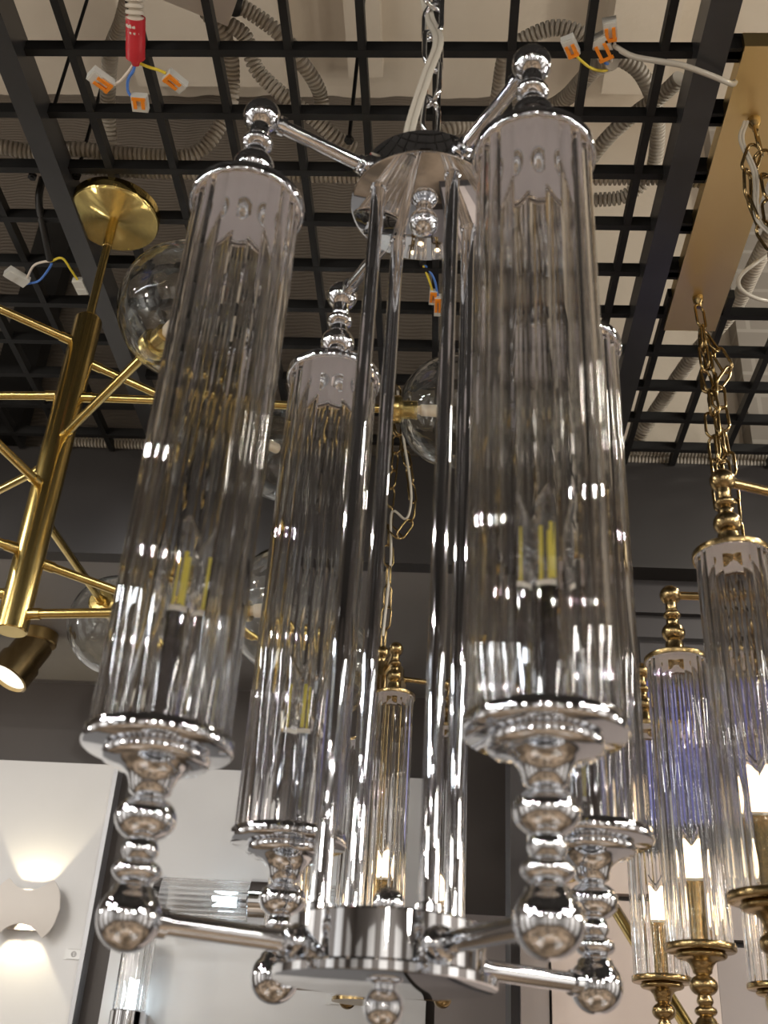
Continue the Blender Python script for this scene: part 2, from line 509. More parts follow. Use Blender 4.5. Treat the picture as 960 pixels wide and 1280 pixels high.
def chain_links(mb, pts, length=.056, width=.027, r=.0026):
    path = smooth_path(pts, .002)
    pitch = length - 4 * r
    acc, last, k = 0.0, path[0], 0
    for i in range(1, len(path)):
        acc += (path[i] - path[i - 1]).length
        if acc >= pitch or i == len(path) - 1:
            a, b = last, path[i]
            if (b - a).length < pitch * .5: break
            c = (a + b) / 2
            m = tilt(c, b - a) @ Matrix.Rotation(PI / 4 + (PI / 2 if k % 2 else 0) + .15 * math.sin(k * 2.1), 4, 'Z')
            hw, hl = width / 2 - r, length / 2 - r - (width / 2 - r)
            loop = []
            for q in range(9):
                t = PI * q / 8
                loop.append((hw * math.cos(t), 0, hl + hw * math.sin(t)))
            for q in range(9):
                t = PI + PI * q / 8
                loop.append((hw * math.cos(t), 0, -hl + hw * math.sin(t)))
            mb.tube([m @ Vector(p) for p in loop], r, 7, closed=True)
            last = b; acc = 0.0; k += 1
    return mb

# ------------------------------------------------------------------ chrome chandelier in the foreground
PSI = math.radians(31.8)
R = .1645
ch = thing('chandelier', 'large polished chrome chandelier with four unlit fluted glass tubes hanging in front', 'chandelier', (-.031, .713, 1.5))
CM = tube_meshes(M['chrome'], .450, None)
for k in range(4):
    a = PSI + k * PI / 2
    add_tube(ch, CM, R * math.cos(a), R * math.sin(a), .195, 1.0, a + .06)
arm_mesh = MB()
arm_mesh.tube([(.060, 0, 0), (R - .012, 0, 0)], .0064, 16)
arm_mesh.lathe([(0, 0), (.0105, 0), (.0112, .002), (.0105, .006), (.0085, .008), (.0085, .012), (.0066, .0135), (0, .0135)], 20, tilt((.0585, 0, 0), (1, 0, 0)))
arm_mesh.lathe([(0, 0), (.0085, 0), (.0085, .005), (0, .005)], 16, tilt((R - .021, 0, 0), (1, 0, 0)))
arm_me = arm_mesh.mesh('arm', M['chrome'], 40)
rod_me = MB().lathe([(0, .1175), (.0085, .1175), (.0085, .1225), (.0062, .1240), (.0062, .7330), (.0075, .7345), (.0075, .7380), (0, .7380)], 24).mesh('rod', M['chrome'], 40)
for k in range(4):
    a = PSI + k * PI / 2
    put('lower_arm', arm_me, ch, (0, 0, .0995), a)
    put('upper_arm', arm_me, ch, (0, 0, .7550), a)
    put('rod', rod_me, ch, (.048 * math.cos(a), .048 * math.sin(a), 0))
lh = MB().lathe([(0, .0820), (.0672, .0820), (.0690, .0828), (.0690, .0875), (.0676, .0890), (.0620, .0895), (.0612, .0900), (.0612, .1165), (.0600, .1178), (0, .1178)], 96).obj('lower_hub', M['chrome'], ch, 30)
MB().lathe([(0, .0575)] + arc(.0700, .0122, -85, 50, 10) + [(.0068, .0800), (.0068, .0822), (0, .0822)], 32).obj('finial', M['chrome'], lh, 50)
MB().lathe([(0, .1176), (.0070, .1176), (.0068, .1205)] + arc(.1295, .0105, -50, 90, 10), 32).obj('finial', M['chrome'], lh, 50)
uh = MB().lathe([(0, .7375), (.0655, .7375), (.0670, .7382), (.0672, .7405), (.0660, .7418), (.0606, .7422), (.0602, .7430), (.0602, .7720), (.0590, .7735), (0, .7735)], 96).obj('upper_hub', M['chrome'], ch, 30)
MB().lathe(arc(.7200, .0135, -90, 58, 10) + [(.0070, .7335), (.0075, .7378), (0, .7378)], 32).obj('finial', M['chrome'], uh, 50)
MB().lathe([(0, .7733), (.028, .7733), (.027, .7775), (.012, .781), (.005, .786), (0, .787)], 32).obj('collar', M['chrome'], uh, 50)
cm = MB()
chain_links(cm, [(0, 0, .784), (.002, 0, .90), (-.002, 0, 1.05), (0, 0, 1.245)], .060, .0285, .0028)
cm.obj('suspension_chain', M['chrome'], ch, 60)
cable = MB()
for off in (-.0026, .0026):
    cable.tube([p + Vector((off, 0, 0)) for p in smooth_path([(-.018, -.01, .775), (-.017, -.012, .83), (-.004, -.016, .90), (.006, -.012, .96), (-.006, .008, 1.03), (-.014, .004, 1.10), (.004, -.01, 1.20), (0, 0, 1.24)], .006)], .0030, 8)
cable.obj('power_cord', M['clear_cable'], ch, 60)

# ------------------------------------------------------------------ brass linear chandelier on the right
SE = .784
lc = thing('linear_chandelier', 'long brass chandelier with lit fluted tubes on chains from a brass ceiling plate', 'chandelier', (.40, 1.17, 1.5))
EM = tube_meshes(M['brass'], .402, M['lit'])
EZ = .50 - .402 * SE
spots = [(-.13, -.246), (-.132, .014), (-.127, .255), (.13, -.246), (.132, .014), (.127, .255), (.012, .262)]
barm = []
for i, (x, y) in enumerate(spots):
    add_tube(lc, EM, x, y, EZ, SE, .3 * i)
    hx, hy = 0, max(-.20, min(.185, y))
    for nm, zz in (('lower_arm', EZ - .0955 * SE), ('upper_arm', .50 + .110 * SE)):
        MB().tube([(hx, hy, zz), (x, y, zz)], .0052, 12).obj(nm, M['brass'], lc)
for nm, zz in (('lower_bar', EZ - .0955 * SE), ('upper_bar', .50 + .110 * SE)):
    MB().box(-.016, .016, -.225, .21, zz - .014, zz + .014).obj(nm, M['brass'], lc, smooth=False)
for y in (-.15, .17):
    MB().tube([(0, y, EZ - .075), (0, y, .58)], .0055, 12).obj('rod', M['brass'], lc)
cpl = MB().box(-.040, .047, -.262, .297, 1.235, 1.262).obj('ceiling_plate', M['plate_brass'], lc, smooth=False)
for y in (-.147, .213):
    MB().lathe([(0, 1.214), (.004, 1.214), (.005, 1.222), (.008, 1.226), (.009, 1.2352), (0, 1.2352)], 20, Matrix.Translation((0, y, 0))).obj('hook', M['brass'], cpl)
c1 = MB()
chain_links(c1, [(0, .213, 1.216), (.002, .212, 1.12), (-.004, .207, .95), (-.004, .195, .75), (0, .175, .60)], .052, .025, .0024)
chain_links(c1, [(.003, .215, 1.165), (.030, .212, 1.10), (.034, .210, 1.07), (.012, .207, 1.045), (.012, .203, .97), (.012, .195, .86), (.008, .186, .76)], .052, .025, .0024)
chain_links(c1, [(-.003, .211, 1.165), (-.006, .207, 1.09), (.004, .203, 1.0), (.002, .199, .92), (.004, .190, .82)], .052, .025, .0024)
chain_links(c1, [(.002, .216, 1.16), (.012, .214, 1.10), (.008, .210, 1.02)], .052, .025, .0024)
c1.obj('suspension_chain', M['brass'], lc, 60)
c2 = MB()
chain_links(c2, [(0, -.147, 1.216), (.004, -.146, 1.10), (0, -.148, .9), (0, -.15, .60)], .052, .026, .0023)
chain_links(c2, [(-.004, -.149, 1.18), (-.022, -.14, 1.12), (-.012, -.132, 1.06), (.004, -.14, 1.0)], .052, .026, .0023)
c2.obj('suspension_chain', M['brass'], lc, 60)
pc = MB()
for off in (-.002, .002):
    pc.tube([p + Vector((off, 0, 0)) for p in smooth_path([(-.012, -.150, 1.228), (-.022, -.150, 1.19), (-.010, -.146, 1.13), (-.014, -.140, 1.06), (.004, -.14, 1.02), (.012, -.15, .95)], .006)], .0022, 8)
pc.obj('power_cord', M['clear_cable'], lc, 60)
MB().tube(smooth_path([(-.203, -.25, 1.250), (-.181, -.247, 1.235), (-.153, -.255, 1.215), (-.123, -.258, 1.203), (-.095, -.250, 1.200), (-.064, -.235, 1.203), (-.046, -.215, 1.222), (-.038, -.205, 1.240)], .006), .0040, 8).obj('feed_cable', M['clear_cable'], lc, 60)
MB().tube(smooth_path([(.136, .144, 1.30), (.084, .138, 1.25), (.056, .149, 1.23), (.053, .164, 1.22), (.073, .186, 1.22), (.113, .212, 1.23), (.17, .23, 1.25)], .006), .0036, 8).obj('feed_cable', M['clear_cable'], lc, 60)

# ------------------------------------------------------------------ brass four-arm chandelier behind the chrome one
SF = .716
bc = thing('chandelier', 'small lit brass four-arm chandelier with fluted tubes, behind the chrome rods', 'chandelier', (-.104, 1.664, 1.5))
FM = tube_meshes(M['brass'], .460, M['lit'])
FZ = .58 - .460 * SF
fa = math.radians(-76.3)
for k in range(4):
    a = fa + k * PI / 2
    x, y = .118 * math.cos(a), .118 * math.sin(a)
    add_tube(bc, FM, x, y, FZ, SF, a)
    for nm, zz in (('lower_arm', FZ - .0955 * SF), ('upper_arm', .58 + .110 * SF)):
        MB().tube([(.03 * math.cos(a), .03 * math.sin(a), zz), (x, y, zz)], .0046, 12).obj(nm, M['brass'], bc)
    MB().tube([(.030 * math.cos(a), .030 * math.sin(a), FZ - .07), (.030 * math.cos(a), .030 * math.sin(a), .655)], .0042, 12).obj('rod', M['brass'], bc)
for nm, zz in (('lower_hub', FZ - .0955 * SF), ('upper_hub', .58 + .110 * SF)):
    MB().lathe([(0, zz - .014), (.042, zz - .014), (.042, zz - .009), (.038, zz - .008), (.038, zz + .012), (0, zz + .012)], 40).obj(nm, M['brass'], bc)
MB().lathe([(0, .668), (.008, .668), (.007, .685)] + arc(.700, .0125, -50, 90, 8), 24).obj('finial', M['brass'], bc, 50)
c3 = MB()
chain_links(c3, [(0, 0, .705), (.004, -.01, .82), (-.002, -.02, .95), (.004, -.02, 1.10), (0, -.02, 1.24)], .044, .020, .0019)
chain_links(c3, [(.002, -.02, 1.16), (.030, -.03, 1.04), (.040, -.03, .95), (.018, -.028, .905), (0, -.02, .93)], .044, .020, .0019)
c3.obj('suspension_chain', M['brass'], bc, 60)
MB().tube(smooth_path([(.0, -.025, 1.22), (.018, -.04, 1.10), (.036, -.04, .99), (.030, -.04, .935), (.004, -.035, .95), (.006, -.02, .86), (0, -.01, .72)], .006), .0022, 8).obj('power_cord', M['clear_cable'], bc, 60)

# ------------------------------------------------------------------ gold branching globe fixture on the left
sp = thing('branching_pendant', 'gold branching pendant with clear glass globes on straight arms, at left', 'pendant lamp', (-.538, 1.213, 1.5))
can = MB().lathe([(0, 1.222), (.066, 1.222), (.0685, 1.2235), (.0695, 1.2265), (.0695, 1.2435), (.068, 1.245), (0, 1.245)], 72).obj('canopy', M['spun'], sp, 40)
MB().lathe([(0, 1.244), (.003, 1.244), (.003, 1.262), (0, 1.262)], 10).obj('screw', M['chrome'], can)
MB().lathe([(0, 1.02), (.0062, 1.02), (.0062, 1.165), (.0074, 1.166), (.0074, 1.222), (0, 1.222)], 24).obj('stem', M['gold'], sp)
MB().lathe([(0, .520), (.0185, .520), (.020, .5215), (.020, 1.0175), (.0185, 1.0205), (0, 1.0205)], 40).obj('body', M['gold'], sp)
globe_prof = arc(0, .080, -90, 82, 40)
globe_me = thin_shell([(0, -.080)] + globe_prof[1:], .0016, 48)
globe_shell = MB()
op = arc(0, .080, -90, 78, 36)
ip = arc(0, .0782, 78, -90, 36)
globe_shell.lathe(op + ip, 56)
globe_mesh = globe_shell.mesh('globe', M['globe'], 70)
holder_mesh = MB().lathe([(0, .1000), (.0085, .1000), (.0090, .0930), (.0175, .0925), (.0200, .0900), (.0200, .0795), (.0185, .0765), (.0130, .0750), (.0130, .0540), (.0120, .0530), (0, .0530)][::-1], 32).mesh('socket', M['gold'], 40)
capsule_mesh = MB().lathe([(0, .014), (.0070, .0145), (.0085, .017), (.0085, .0480), (.0060, .0500), (.0060, .0530), (0, .0530)], 20).mesh('capsule', M['g9'], 50)
def branch(z, ang, neck):
    a = math.radians(ang)
    d = Vector((math.cos(a), math.sin(a), 0))
    arm = MB()
    arm.tube([d * .017 + Vector((0, 0, z)), d * .034 + Vector((0, 0, z))], .0074, 16)
    arm.tube([d * .030 + Vector((0, 0, z)), d * (neck + .004) + Vector((0, 0, z))], .0060, 16)
    arm.obj('arm', M['gold'], sp)
    o = put('glass_globe', globe_mesh, sp, tuple(d * (neck + .098) + Vector((0, 0, z))))
    o.rotation_euler = (-d).to_track_quat('Z', 'Y').to_euler()
    put('socket', holder_mesh, o); put('lamp_capsule', capsule_mesh, o)
OFF = 4.0     # the arms were measured against the view axis; the building is turned by this much
for z, ang, neck in [(.972, -145, .27), (.948, 36.4, .26), (.88, -2.6, .445), (.882, 174, .445), (.806, -53.4, .262), (.77, 139, .26),
                     (.726, -108, .26), (.69, 83.6, .256), (.622, 38.4, .385), (.630, -142, .26), (.544, -10.6, .26), (.572, 172, .26)]:
    branch(z, ang + OFF, neck)

# ------------------------------------------------------------------ brass spot under the soffit
ds = thing('spotlight', 'short brass cylinder spotlight under the grey soffit, behind the gold pendant', 'spotlight', (-.966, 2.328, 2.499))
MB().lathe([(0, -.030), (.046, -.030), (.048, -.028), (.048, -.002), (.046, 0), (0, 0)], 40).obj('base', M['brass_dark'], ds)
hm = tilt((0, 0, -.028), (-.35, -.30, -1))
MB().lathe([(0, 0), (.044, 0), (.044, .060), (.050, .062), (.050, .110), (.046, .112), (.044, .085), (0, .085)], 40, hm).obj('barrel', M['brass'], ds)
MB().lathe([(0, .086), (.0435, .086), (.0435, .104), (.030, .108), (0, .110)], 32, hm).obj('lens', emit('spot lens', (1, .93, .78), 1.6), ds)

# ------------------------------------------------------------------ wall lamps on the white panels
ec = thing('wall_lamp', 'round matt white wall lamp with scooped edges throwing warm light up and down', 'wall lamp', (-.950, 2.62, 1.922))
def eclipse(Ro, cut, depth0, depth1, n=28):
    """disc with a scoop cut out of its top and its bottom, bowed away from the wall"""
    mb = MB()
    top, bot = [], []
    for i in range(n + 1):
        x = -Ro + 2 * Ro * i / n
        yc = math.sqrt(max(0, Ro * Ro - x * x))
        xs = Ro * .62
        if abs(x) < xs:
            s = math.sqrt(max(0, cut * cut - x * x)) - math.sqrt(cut * cut - xs * xs)
            h = math.sqrt(Ro * Ro - xs * xs) - s
        else: h = yc
        top.append((x, h))
    back, front = [], []
    m = 12
    for i, (x, h) in enumerate(top):
        row = []
        for k in range(m + 1):
            z = -h + 2 * h * k / m
            bow = depth1 - (depth1 - depth0) * (z / Ro) ** 2 - (depth1 - depth0) * .35 * (x / Ro) ** 2
            row.append((x, -bow, z))
        front.append(row)
    def grid(off, flip):
        b = len(mb.v)
        for row in front:
            for p in row: mb.v.append((p[0], p[1] + off, p[2]))
        for i in range(n):
            for k in range(m):
                a = b + i * (m + 1) + k
                q = (a, a + m + 1, a + m + 2, a + 1)
                mb.f.append(tuple(reversed(q)) if flip else q)
        return b
    b1 = grid(0, False); b2 = grid(.004, True)
    edge = [k for k in range(m + 1)] + [i * (m + 1) + m for i in range(1, n + 1)] + [n * (m + 1) + k for k in range(m - 1, -1, -1)] + [i * (m + 1) for i in range(n - 1, 0, -1)]
    for a, c in zip(edge, edge[1:] + edge[:1]):
        mb.f.append((b1 + a, b1 + c, b2 + c, b2 + a))
    return mb
eclipse(.083, .062, .030, .052).obj('shade', M['plaster'], ec, 60)
MB().box(-.045, .045, -.012, 0, -.045, .045).obj('mounting_plate', M['plaster'], ec, smooth=False)
MB().box(-.030, .030, -.034, -.012, -.010, .010).obj('led_block', M['plaster'], ec, smooth=False)
def spot(name, loc, direction, power, angle, color, size=.012, blend=.25):
    d = bpy.data.lights.new(name, 'SPOT')
    d.energy = power; d.spot_size = math.radians(angle); d.spot_blend = blend; d.color = color; d.shadow_soft_size = size
    o = bpy.data.objects.new(name, d); COL.objects.link(o)
    o.location = loc
    o.rotation_euler = Vector(direction).to_track_quat('-Z', 'Y').to_euler()
    return o
for s in (1, -1):
    spot('wall_lamp_beam', (-.950, 2.596, 1.922 + .016 * s), (0, .22, s), 3.0, 75, (1, .86, .58), .006, .2)

def point(name, loc, power, color, r=.01):
    d = bpy.data.lights.new(name, 'POINT'); d.energy = power; d.color = color; d.shadow_soft_size = r
    o = bpy.data.objects.new(name, d); COL.objects.link(o); o.location = loc
    return o

wl = thing('wall_lamp', 'horizontal chrome wall lamp with fluted glass tubes and a chrome middle, on white panel', 'wall lamp', (-.376, 2.62, 1.952))
MB().lathe([(0, 0), (.050, 0), (.050, .010), (.047, .012), (.018, .014), (.018, .060), (0, .060)], 40, tilt((0, 0, 0), (0, -1, 0))).obj('wall_plate', M['chrome'], wl)
MB().lathe([(0, -.046), (.0465, -.046), (.049, -.044), (.049, .044), (.0465, .046), (0, .046)], 48, tilt((0, -.085, 0), (1, 0, 0))).obj('middle_band', M['chrome'], wl)
hs = fluted_shell(.208, .043, 24).mesh('shade', M['glass'], 22)
for s in (1, -1):
    o = put('glass_shade', hs, wl, (.040 * s, -.085, 0)); o.rotation_euler = (0, PI / 2 * s, 0)
    MB().lathe([(0, .205), (.047, .205), (.047, .221), (.044, .224), (0, .224)], 40, tilt((.040 * s, -.085, 0), (s, 0, 0))).obj('end_cap', M['chrome'], wl)
    MB().lathe([(0, .044), (.012, .044), (.012, .075), (0, .075)], 20, tilt((0, -.085, 0), (s, 0, 0))).obj('lamp_socket', M['chrome'], wl)
    MB().lathe([(0, .076), (.011, .077), (.015, .090), (.014, .115), (.008, .130), (0, .135)], 20, tilt((0, -.085, 0), (s, 0, 0))).obj('bulb', M['lit_cool'], wl)

wv_ = thing('wall_lamp', 'upright chrome wall lamp with a lit fluted glass tube low on the white panel', 'wall lamp', (-.664, 2.62, 1.715))
MB().box(-.03, .03, -.018, 0, -.09, .0).obj('wall_plate', M['chrome'], wv_, smooth=False)
MB().lathe([(0, -.05), (.036, -.05), (.039, -.047), (.039, -.002), (.036, .001), (0, .001)], 40, Matrix.Translation((0, -.065, 0))).obj('cup', M['chrome'], wv_)
MB().tube([(0, -.016, -.03), (0, -.04, -.03)], .012, 16).obj('bracket', M['chrome'], wv_)
o = put('glass_shade', fluted_shell(.160, .036, 20, wall=.0032).mesh('shade', M['glass'], 22), wv_, (0, -.065, -.006))
MB().lathe([(0, .0015), (.011, .002), (.015, .020), (.015, .045), (.009, .062), (0, .068)], 20, Matrix.Translation((0, -.065, 0))).obj('bulb', M['lit_cool'], wv_)

# price tags
def price_tag(loc, w, h, label):
    t = thing('price_tag', label, 'price tag', loc)
    MB().box(-w / 2, w / 2, -.002, 0, -h / 2, h / 2).obj('card', M['clear_tag'], t, smooth=False)
    ink = MB()
    ink.tube([( .22 * h * math.cos(a), -.0025, .22 * h * math.sin(a)) for a in [2 * PI * k / 16 for k in range(16)]], .0012, 5, closed=True)
    for q in (-.09, .09):
        ink.box(q * h - .0010, q * h + .0010, -.0028, -.002, -.1 * h, .1 * h)
    for q in (-.44, .44):
        ink.box(-.36 * w, .36 * w, -.0028, -.002, q * h - .0005, q * h + .0005)
    ink.obj('print', M['tag_ink'], t, smooth=False)
price_tag((-.828, 2.62, 1.832), .042, .024, 'small pale price tag on white panel right of the round wall lamp')
price_tag((-.205, 2.62, 1.768), .076, .022, 'wide pale price tag on white panel just below the chrome chandelier')

# blue framed poster on the dark wall
po = thing('framed_poster', 'blue printed poster in silver frame on dark wall behind the brass tubes', 'poster', (.50, 1.95, 2.15))
MB().box(-.13, .13, -.020, 0, -.14, .205).obj('backing', M['wall_grey'], po, smooth=False)
fr = MB()
for a in ((-.138, -.130, -.148, .213), (.130, .138, -.148, .213)): fr.box(a[0], a[1], -.026, 0, a[2], a[3])
for z in (-.148, .205): fr.box(-.130, .130, -.026, 0, z, z + .008)
fr.obj('frame', M['chrome'], po, smooth=False)
MB().box(-.125, .125, -.0225, -.020, -.135, .125).obj('sheet', M['blue_print'], po, smooth=False)
def text(body, size, loc, parent, m):
    cu = bpy.data.curves.new('lettering', 'FONT'); cu.body = body; cu.size = size; cu.extrude = .0004
    cu.align_x = 'CENTER'; cu.align_y = 'CENTER'; cu.materials.append(m)
    o = bpy.data.objects.new('lettering', cu); COL.objects.link(o); o.parent = parent
    o.location = loc; o.rotation_euler = (PI / 2, 0, 0)
    dg = bpy.context.evaluated_depsgraph_get(); dg.update()
    me = bpy.data.meshes.new_from_object(o.evaluated_get(dg))
    bpy.data.objects.remove(o)
    n = put('lettering', me, parent, loc); n.rotation_euler = (PI / 2, 0, 0)
    return n
text('2', .030, (-.014, -.0232, -.022), po, M['white_print'])
text('"', .030, (-.016, -.0232, .006), po, M['white_print'])
MB().box(-.028, -.008, -.0235, -.0222, .080, .108).obj('lettering', M['white_print'], po, smooth=False)

# slanted brass rod lamp in front of the side wall
rl = thing('wall_lamp', 'slanted bright brass rod of a wall fixture behind the lit brass tubes', 'wall lamp', (.22, 1.925, 1.93))
MB().lathe([(0, 0), (.030, 0), (.030, .008), (.026, .011), (0, .011)], 32, tilt((0, 0, 0), (0, -1, 0))).obj('wall_plate', M['gold'], rl)
MB().tube([(0, -.008, 0), (.03, -.11, -.045), (.043, -.17, -.085), (.13, -.33, -.30)], .009, 16).obj('rod', M['gold'], rl, 60)

# ------------------------------------------------------------------ conduits, cables and connectors above the lattice
def conduit_mesh(pts, r=.0125, m=None, period=.0072):
    path = smooth_path(pts, period / 4)
    rads = [r * (1.0, 1.02, 1.0, .56)[i % 4] for i in range(len(path))]
    return MB().tube(path, rads, 14).mesh('conduit', m or M['conduit'], 40)
CD = {
 'run_upper': [(-0.756, 1.125, 2.79), (-0.707, 1.129, 2.79), (-0.654, 1.139, 2.79), (-0.595, 1.132, 2.79), (-0.522, 1.141, 2.79), (-0.442, 1.146, 2.79)],
 'loop_left': [(-0.44, 0.87, 2.79), (-0.469, 0.929, 2.81), (-0.503, 0.987, 2.83), (-0.525, 1.046, 2.84), (-0.543, 1.112, 2.84), (-0.547, 1.158, 2.82)],
 'box_drop': [(-0.373, 0.975, 2.9), (-0.357, 1.006, 2.9), (-0.349, 1.046, 2.9), (-0.351, 1.084, 2.89), (-0.355, 1.109, 2.87), (-0.368, 1.131, 2.86), (-0.389, 1.149, 2.83), (-0.412, 1.157, 2.81), (-0.437, 1.156, 2.8)],
 'box_long': [(-0.342, 0.996, 2.90), (-0.322, 1.017, 2.90), (-0.309, 1.055, 2.88), (-0.279, 1.077, 2.86), (-0.255, 1.092, 2.85), (-0.221, 1.116, 2.84), (-0.191, 1.141, 2.83), (-0.165, 1.162, 2.83)],
 'box_arch': [(-0.33, 0.978, 2.92), (-0.305, 0.996, 2.92), (-0.277, 1.013, 2.91), (-0.259, 1.036, 2.91), (-0.244, 1.057, 2.9), (-0.227, 1.091, 2.9), (-0.219, 1.123, 2.9), (-0.218, 1.149, 2.88)],
 'run_lower': [(-0.698, 1.169, 2.8), (-0.61, 1.176, 2.8), (-0.522, 1.183, 2.8), (-0.407, 1.185, 2.8), (-0.268, 1.188, 2.8), (-0.167, 1.189, 2.8), (-0.067, 1.191, 2.8)],
 'behind_hub': [(-0.2, 1.231, 2.86), (-0.096, 1.219, 2.87), (-0.02, 1.183, 2.9), (0.031, 1.196, 2.92), (0.082, 1.192, 2.92)],
 'by_ball': [(0.054, 1.18, 2.92), (0.058, 1.119, 2.92), (0.064, 1.062, 2.92), (0.084, 1.038, 2.92), (0.129, 1.015, 2.92), (0.166, 1.014, 2.91), (0.19, 1.023, 2.9)],
 'mid_right': [(0.198, 0.949, 2.76), (0.179, 0.977, 2.78), (0.166, 1.016, 2.8), (0.152, 1.056, 2.82), (0.132, 1.09, 2.84), (0.101, 1.115, 2.86)],
 'cross': [(0.221, 1.017, 2.86), (0.25, 1.036, 2.86), (0.27, 1.062, 2.86), (0.29, 1.107, 2.87), (0.305, 1.16, 2.88), (0.312, 1.231, 2.88), (0.298, 1.251, 2.86), (0.266, 1.273, 2.85), (0.225, 1.28, 2.85), (0.186, 1.285, 2.85)],
 'diag': [(0.307, 1.023, 2.82), (0.29, 1.058, 2.83), (0.264, 1.094, 2.84), (0.236, 1.127, 2.84), (0.213, 1.166, 2.84), (0.196, 1.205, 2.84)],
 'run_right': [(0.18, 1.188, 2.8), (0.229, 1.187, 2.8), (0.277, 1.186, 2.8), (0.319, 1.186, 2.8), (0.375, 1.191, 2.8)],
 'pipe_far': [(0.532, 1.32, 2.86), (0.522, 1.434, 2.86), (0.51, 1.556, 2.86), (0.462, 1.683, 2.85), (0.42, 1.824, 2.83), (0.384, 1.916, 2.8)],
 'wall_a': [(0.329, 1.911, 2.775), (0.393, 1.896, 2.775), (0.476, 1.904, 2.775), (0.567, 1.906, 2.775), (0.667, 1.913, 2.775)],
 'wall_b': [(0.362, 1.914, 2.762), (0.445, 1.916, 2.762), (0.56, 1.917, 2.762), (0.668, 1.924, 2.762)],
 'wall_c': [(-0.867, 1.896, 2.775), (-0.797, 1.896, 2.775), (-0.728, 1.899, 2.775), (-0.624, 1.9, 2.775), (-0.521, 1.908, 2.775)],
 'wall_d': [(-0.849, 1.901, 2.762), (-0.761, 1.903, 2.762), (-0.675, 1.905, 2.762), (-0.571, 1.906, 2.762), (-0.45, 1.91, 2.762)],
}
LB = {
 'run_upper': 'ribbed conduit lying along the lattice just above the gold ceiling disc',
 'run_lower': 'ribbed conduit running sideways behind the gold ceiling disc and left glass tube top',
 'loop_left': 'pale ribbed conduit hanging straight down behind the red taped cable',
 'box_drop': 'ribbed conduit curving in a hook down and left from the white junction box',
 'box_long': 'ribbed conduit running from the junction box diagonally behind the left chrome ball',
 'box_arch': 'ribbed conduit arching right from the junction box over the lattice',
 'behind_hub': 'ribbed conduit behind the upper chrome hub beside the chain',
 'by_ball': 'ribbed conduit arching over left of the right-hand chrome top ball',
 'mid_right': 'ribbed conduit ending at the wires right of the right-hand chrome top ball',
 'cross': 'ribbed conduit hooking down and back beside the black beam near the brass plate',
 'diag': 'ribbed conduit slanting across to the black beam below the white feed cable',
 'run_right': 'short ribbed conduit lying level right of the right-hand glass tube top',
 'pipe_far': 'long straight ribbed conduit slanting behind the brass chains to the wall top',
 'wall_a': 'upper of the two conduits on the bulkhead top below the brass chains',
 'wall_b': 'lower of the two conduits on the bulkhead top below the brass chains',
 'wall_c': 'upper of the two conduits on the bulkhead top behind the gold pendant body',
 'wall_d': 'lower of the two conduits on the bulkhead top behind the gold pendant body',
}
for k, pts in CD.items():
    if k == 'mid_right': continue
    r = .011 if k.startswith('wall') else (.015 if k == 'pipe_far' else .0118)
    tag(put('conduit', conduit_mesh(pts, r, M['conduit_dark'] if k.startswith('wall') else None)), LB[k], 'conduit', 'ribbed conduits above the ceiling lattice')

def connector(parent, a, b, w=.014, lever=True):
    a, b = Vector(a), Vector(b)
    m = tilt(a, b - a)
    L = (b - a).length
    body = MB()
    body.box(-w / 2, w / 2, -.0055, .0055, 0, L, m)
    body.box(-w / 2 + .001, w / 2 - .001, -.0068, -.005, L * .55, L * .95, m)
    o = body.obj('connector', M['connector'], parent, smooth=False)
    if not lever: return
    lev = MB()
    for s in (-1, 1):
        lev.box(s * w * .25 - .0022, s * w * .25 + .0022, -.0085, -.0055, L * .08, L * .72, m)
    lev.box(-w * .42, w * .42, -.0088, -.0056, L * .02, L * .16, m)
    lev.obj('lever', M['orange'], o, smooth=False)
def wire(parent, name, pts, m, r=.0020):
    return MB().tube(smooth_path(pts, .004), r, 8).obj(name, m, parent, 60)

rt = thing('cable_end', 'ribbed cable end wrapped in red tape with blue, white and yellow wires', 'cable')
put('conduit', conduit_mesh([(-0.412, 0.76, 2.79), (-0.412, 0.804, 2.74), (-0.412, 0.83, 2.715), (-0.414, 0.853, 2.7), (-0.417, 0.875, 2.695)], .0115), rt)
MB().tube(smooth_path([(-0.412, 0.846, 2.703), (-0.415, 0.862, 2.698), (-0.417, 0.874, 2.693), (-.4185, .882, 2.689), (-.4205, .893, 2.687)], .002), [.0128] * 17 + [.0128 - .0010 * i for i in range(1, 9)] if False else .0125, 14).obj('tape', M['red_tape'], rt, 60)
MB().tube([(-.4190, .884, 2.690), (-.4208, .894, 2.687), (-.4218, .902, 2.684)], [.0118, .0075, .0045], 12).obj('tape', M['red_tape'], rt, 60)
wire(rt, 'wire', [(-0.421, 0.894, 2.686), (-0.425, 0.906, 2.68), (-0.434, 0.917, 2.678), (-0.438, 0.93, 2.675), (-0.436, 0.938, 2.672), (-0.427, 0.943, 2.67)], M['blue_wire'])
wire(rt, 'wire', [(-0.421, 0.897, 2.686), (-0.433, 0.909, 2.68), (-0.447, 0.922, 2.678), (-0.461, 0.928, 2.676)], M['white_wire'])
wire(rt, 'wire', [(-0.421, 0.898, 2.686), (-0.406, 0.904, 2.684), (-0.393, 0.907, 2.682), (-0.381, 0.912, 2.68)], M['yellow_wire'])
connector(rt, (-0.424, 0.938, 2.672), (-0.426, 0.960, 2.67), .021)
connector(rt, (-0.460, 0.929, 2.677), (-0.481, 0.906, 2.676), .019)
connector(rt, (-0.383, 0.911, 2.68), (-0.364, 0.933, 2.68), .017)

